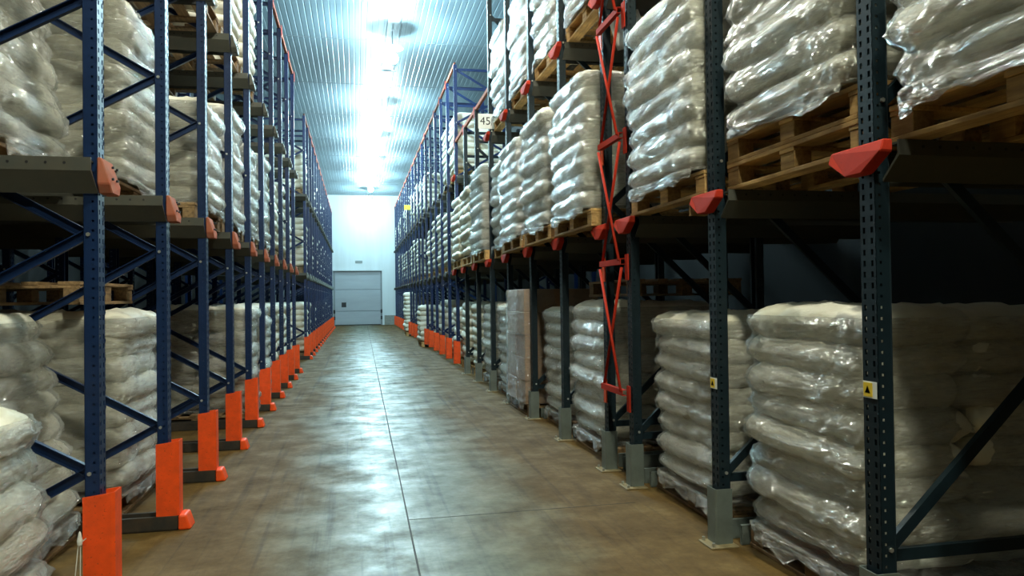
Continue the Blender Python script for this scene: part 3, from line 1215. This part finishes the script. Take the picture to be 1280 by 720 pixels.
for k in range(len(yy) - 1):
    yc = (yy[k] + yy[k + 1]) / 2
    for level in (0, 1, 2):
        if level == 0 and k in (5, 10):
            put_load('R', 0, yc, XR - .24, 7 if k == 5 else 10, labR2(k, 0), 1.16, 1.2, .165, k % 2, False, 1)
        elif (k, level) in ((0, 2), (0, 0), (1, 1)) or (k != 0 and r3.random() < (.5, .6, .7)[level]):
            put_load('R', level, yc, XR + (.06 if level == 0 else 0), {0: 7, 1: 8, 2: 7}[level] + r3.choice((0, 0, 1)), labR2(k, level), 1.16, 1.2, .165, k % 2, False, 1)

# carton load in film
t = thing('wrapped_carton_load', 'tall film-wrapped stack of brown cartons on the floor of the right rack', 'carton load', (2.20 + .52, 10.30, .167))
CX, CY = 1.04, 1.16
objs = []
r = random.Random(2)
for L in range(5):
    for i in (-1, 1):
        for j in (-1, 1):
            bm = bmesh.new()
            box(bm, -CX/4 + .003, CX/4 - .003, -CY/4 + .003, CY/4 - .003, 0, .307)
            bevel(bm, .006)
            o = obj('carton', bm, M['carton'], t)
            o.location = (i * CX / 4 + r.uniform(-.006, .006), j * CY / 4 + r.uniform(-.008, .008), L * .309)
            objs.append(o)
obj('stretch_film', film_mesh(objs, CX, CY, 1.56, 4.2, back=False), M['film_thin'], t, True)
dup(PAL['Rd'], (2.20 + .615, 10.30, .001), 0, 'wooden pallet under the tall film-wrapped brown cartons', 'pallets on the right floor')

yc2 = (YL[2] + YL[3]) / 2
# spare pallet lying on top of the second floor load on the left
dup(PAL['L'], (-1.68 - .80, yc2, .001 + .166 + 8 * .164 + .11), 0, 'empty wooden pallet lying on top of the left floor load', 'empty pallets on sack loads')
dup(PAL['Rd'], (XF + .75, 7.33, .001 + .166 + 8 * .165 + .11), 0, 'empty wooden pallet on top of the floor load past the red lattice', 'empty pallets on sack loads')
for p in list(PAL.values()) + list(LOADS.values()):
    drop_tree(p)

# ------------------------------------------------------------------ ceiling lamps and tray
lamp_y = [-2.6, 1.2, 7.9, 14.6, 17.9, 24.5, 29.5, 34.5, 39.5, 44.0]
def lamp_x(y):
    return .93 - (y - 14) * .0045
def make_lamp(name, bulb):
    t = thing(name, 'x', 'lamp')
    bm = bmesh.new()
    lathe(bm, [(.0, .06), (.05, .06), (.06, .03), (.22, .012), (.26, 0), (.262, -.012), (.255, -.012), (.2, .0), (.05, .01), (0, .01)], 32)
    obj('shade', bm, M['galv'], t, True)
    bm = bmesh.new()
    rod(bm, (0, 0, .05), (0, 0, CEIL - 7.6 - .065), .014, 8)
    obj('stem', bm, M['doorframe'], t, True)
    bm = bmesh.new()
    lathe(bm, [(0, .012), (.05, .01), (.055, -.09), (.05, -.11), (0, -.11)], 16)
    obj('socket', bm, M['white'], t, True)
    bm = bmesh.new()
    R = .13
    lathe(bm, [(0, -.112), (.05, -.115)] + [(R * math.sin(a), -.25 + R * math.cos(a)) for a in [math.radians(28 + d) for d in range(0, 152, 19)]] + [(0, -.25 - R)], 20)
    obj('bulb', bm, bulb, t, True)
    return t
lp = make_lamp('ceiling_lamp', M['bulb'])
lw = make_lamp('ceiling_lamp', M['bulb_warm'])
lm = make_lamp('ceiling_lamp', M['bulb_mid'])
for i, y in enumerate(lamp_y):
    lab = {0: 'lit hanging bulb lamp behind the camera', 1: 'lit hanging bulb lamp almost above the camera', 2: 'lit hanging bulb lamp overhead before the visible ones', 3: 'lit hanging bulb lamp at the very top of the ceiling',
           4: 'large lit hanging bulb lamp under a round disc, nearest full lamp'}.get(i, f'lit hanging bulb lamp, {nth(i - 4)} along the ceiling tray')
    dup(lw if i < 2 else (lm if i == 2 else lp), (lamp_x(y), y, 7.6), 0, lab, 'lamps along the ceiling tray')
drop_tree(lp)
drop_tree(lw)
drop_tree(lm)
t = thing('cable_tray', 'long steel cable tray running down the ceiling above the aisle', 'cable tray', (0, 0, 0))
a, b = Vector((lamp_x(BACK + .2), BACK + .2, CEIL - .03)), Vector((lamp_x(FARY - .1), FARY - .1, CEIL - .03))
bm = bmesh.new()
channel(bm, a, b, .26, .05, .004, (0, 0, 1))
obj('tray', bm, M['tray'], t)
bm = bmesh.new()
rod(bm, a + Vector((.2, 0, .01)), b + Vector((.2, 0, .01)), .016)
obj('conduit', bm, M['doorframe'], t)
for y in (3.6, 11.2, 21.1, 22.75, 30.4, 38):
    bm = bmesh.new()
    x = lamp_x(y)
    box(bm, x - .2, x + .26, y - .03, y + .03, CEIL - .075, CEIL - .06)
    obj('hanger', bm, M['doorframe'], t)

# ------------------------------------------------------------------ small signs and marks
t = thing('bay_sign', 'white square sign with black number 45 on a right rack post', 'sign', (XR - .10, YR[8] - .062, 4.62), 0)
bm = bmesh.new()
box(bm, -.125, .125, -.006, 0, -.13, .13)
bevel(bm, .003)
obj('board', bm, M['white'], t)
cu = bpy.data.curves.new('number', 'FONT')
cu.body = '45'
cu.size = .19
cu.align_x = 'CENTER'
cu.align_y = 'CENTER'
cu.extrude = .0015
fo = bpy.data.objects.new('number', cu)
link(fo)
bpy.context.view_layer.update()
me = bpy.data.meshes.new_from_object(fo.evaluated_get(bpy.context.evaluated_depsgraph_get()))
bpy.data.objects.remove(fo)
fo = link(bpy.data.objects.new('number', me))
fo.rotation_euler = (PI / 2, 0, 0)
fo.location = (0, -.008, 0)
me.materials.clear()
me.materials.append(M['black'])
fo.parent = t
def sticker(y, z, lab, w, h):
    t = thing('warning_sticker', lab, 'sticker', (XR - PX - .0035, y, z), 0, 'stickers on the right posts')
    bm = bmesh.new()
    box(bm, -.0015, .0, -w/2, w/2, -h/2, h/2)
    obj('paper', bm, M['white'], t)
    bm = bmesh.new()
    box(bm, -.0025, -.0015, -w/2 + .028, w/2 - .004, -h/2 + .006, h/2 - .006)
    obj('yellow_field', bm, M['yellow'], t)
    bm = bmesh.new()
    vs = [bm.verts.new((-.0032, w*.15 + yy, zz)) for yy, zz in ((-.018, -.015), (.018, -.015), (0, .018))]
    bm.faces.new(vs)
    bmesh.ops.solidify(bm, geom=bm.faces[:], thickness=.0006)
    obj('warning_mark', bm, M['black'], t)
sticker(YR[1], 1.165, 'small yellow and white sticker on the front right post', .092, .075)
sticker(YR[2], 1.03, 'small yellow sticker on the second post from the right edge', .09, .07)
t = thing('yellow_tag', 'small bright yellow tag high on the far right rack', 'tag', (XR - .12, 31.95, 5.5))
bm = bmesh.new()
box(bm, -.13, .13, -.01, .01, -.1, .1)
bevel(bm, .004)
obj('card', bm, M['lime'], t)
bm = bmesh.new()
box(bm, .05, .13, .01, .03, -.02, .02)
obj('clip', bm, M['galv'], t)
t = thing('hanging_sheet', 'pale folded sheet hanging under the upper rail by the red lattice', 'sheet', (XR + .10, YR[4] - .19, 4.02))
bm = bmesh.new()
n = 10
g1, g2 = [], []
for i in range(n + 1):
    u = -.14 + .30 * i / n
    row1, row2 = [], []
    for j in range(6):
        v = j / 5
        w = .02 * math.sin(i * .9 + v * 2)
        row1.append(bm.verts.new((u + .08 * v, w - .06 * v, .17 - .34 * v + .25 * u)))
    g1.append(row1)
for i in range(n):
    for j in range(5):
        bm.faces.new((g1[i][j], g1[i + 1][j], g1[i + 1][j + 1], g1[i][j + 1]))
bmesh.ops.solidify(bm, geom=bm.faces[:], thickness=.003)
obj('folded_sheet', bm, M['white'], t, True)
# string tied round the front left guard
bm = bmesh.new()
pts = [(-1.36, 4.18, .40), (-1.395, 4.175, .37), (-1.41, 4.17, .20), (-1.40, 4.165, .012), (-1.37, 4.16, .012), (-1.385, 4.17, .22), (-1.385, 4.175, .36)]
for p, q in zip(pts, pts[1:]):
    rod(bm, p, q, .0025, 6)
lathe(bm, [(0, .36), (.012, .37), (.014, .39), (.006, .43), (0, .44)], 10, -1.388, 4.175)
tag(obj('string', bm, M['white']), 'pale string knotted beside the orange guard of the front left post', 'string')

# ------------------------------------------------------------------ camera, world, view
cam = bpy.data.cameras.new('camera')
co = link(bpy.data.objects.new('camera', cam))
cam.sensor_width = 36
cam.lens = 930.0 / 1280 * 36
cam.clip_start = .05
cam.clip_end = 200
YAW, PITCH, ROLL = .20674, .012818, -.012957
f = Vector((math.sin(YAW) * math.cos(PITCH), math.cos(YAW) * math.cos(PITCH), math.sin(PITCH)))
rv = Vector((math.cos(YAW), -math.sin(YAW), 0))
uv = rv.cross(f)
r2v = rv * math.cos(ROLL) + uv * math.sin(ROLL)
u2v = -rv * math.sin(ROLL) + uv * math.cos(ROLL)
co.matrix_world = Matrix(((r2v.x, u2v.x, -f.x, 0), (r2v.y, u2v.y, -f.y, 0), (r2v.z, u2v.z, -f.z, 1.6), (0, 0, 0, 1)))
scene.camera = co

w = bpy.data.worlds.new('world')
scene.world = w
w.use_nodes = True
w.node_tree.nodes['Background'].inputs['Color'].default_value = (.0, .0, .0, 1)
vs = scene.view_settings
vs.view_transform = 'Standard'
vs.look = 'None'
vs.exposure = 0.15
vs.gamma = 1.0
vs.use_curve_mapping = False
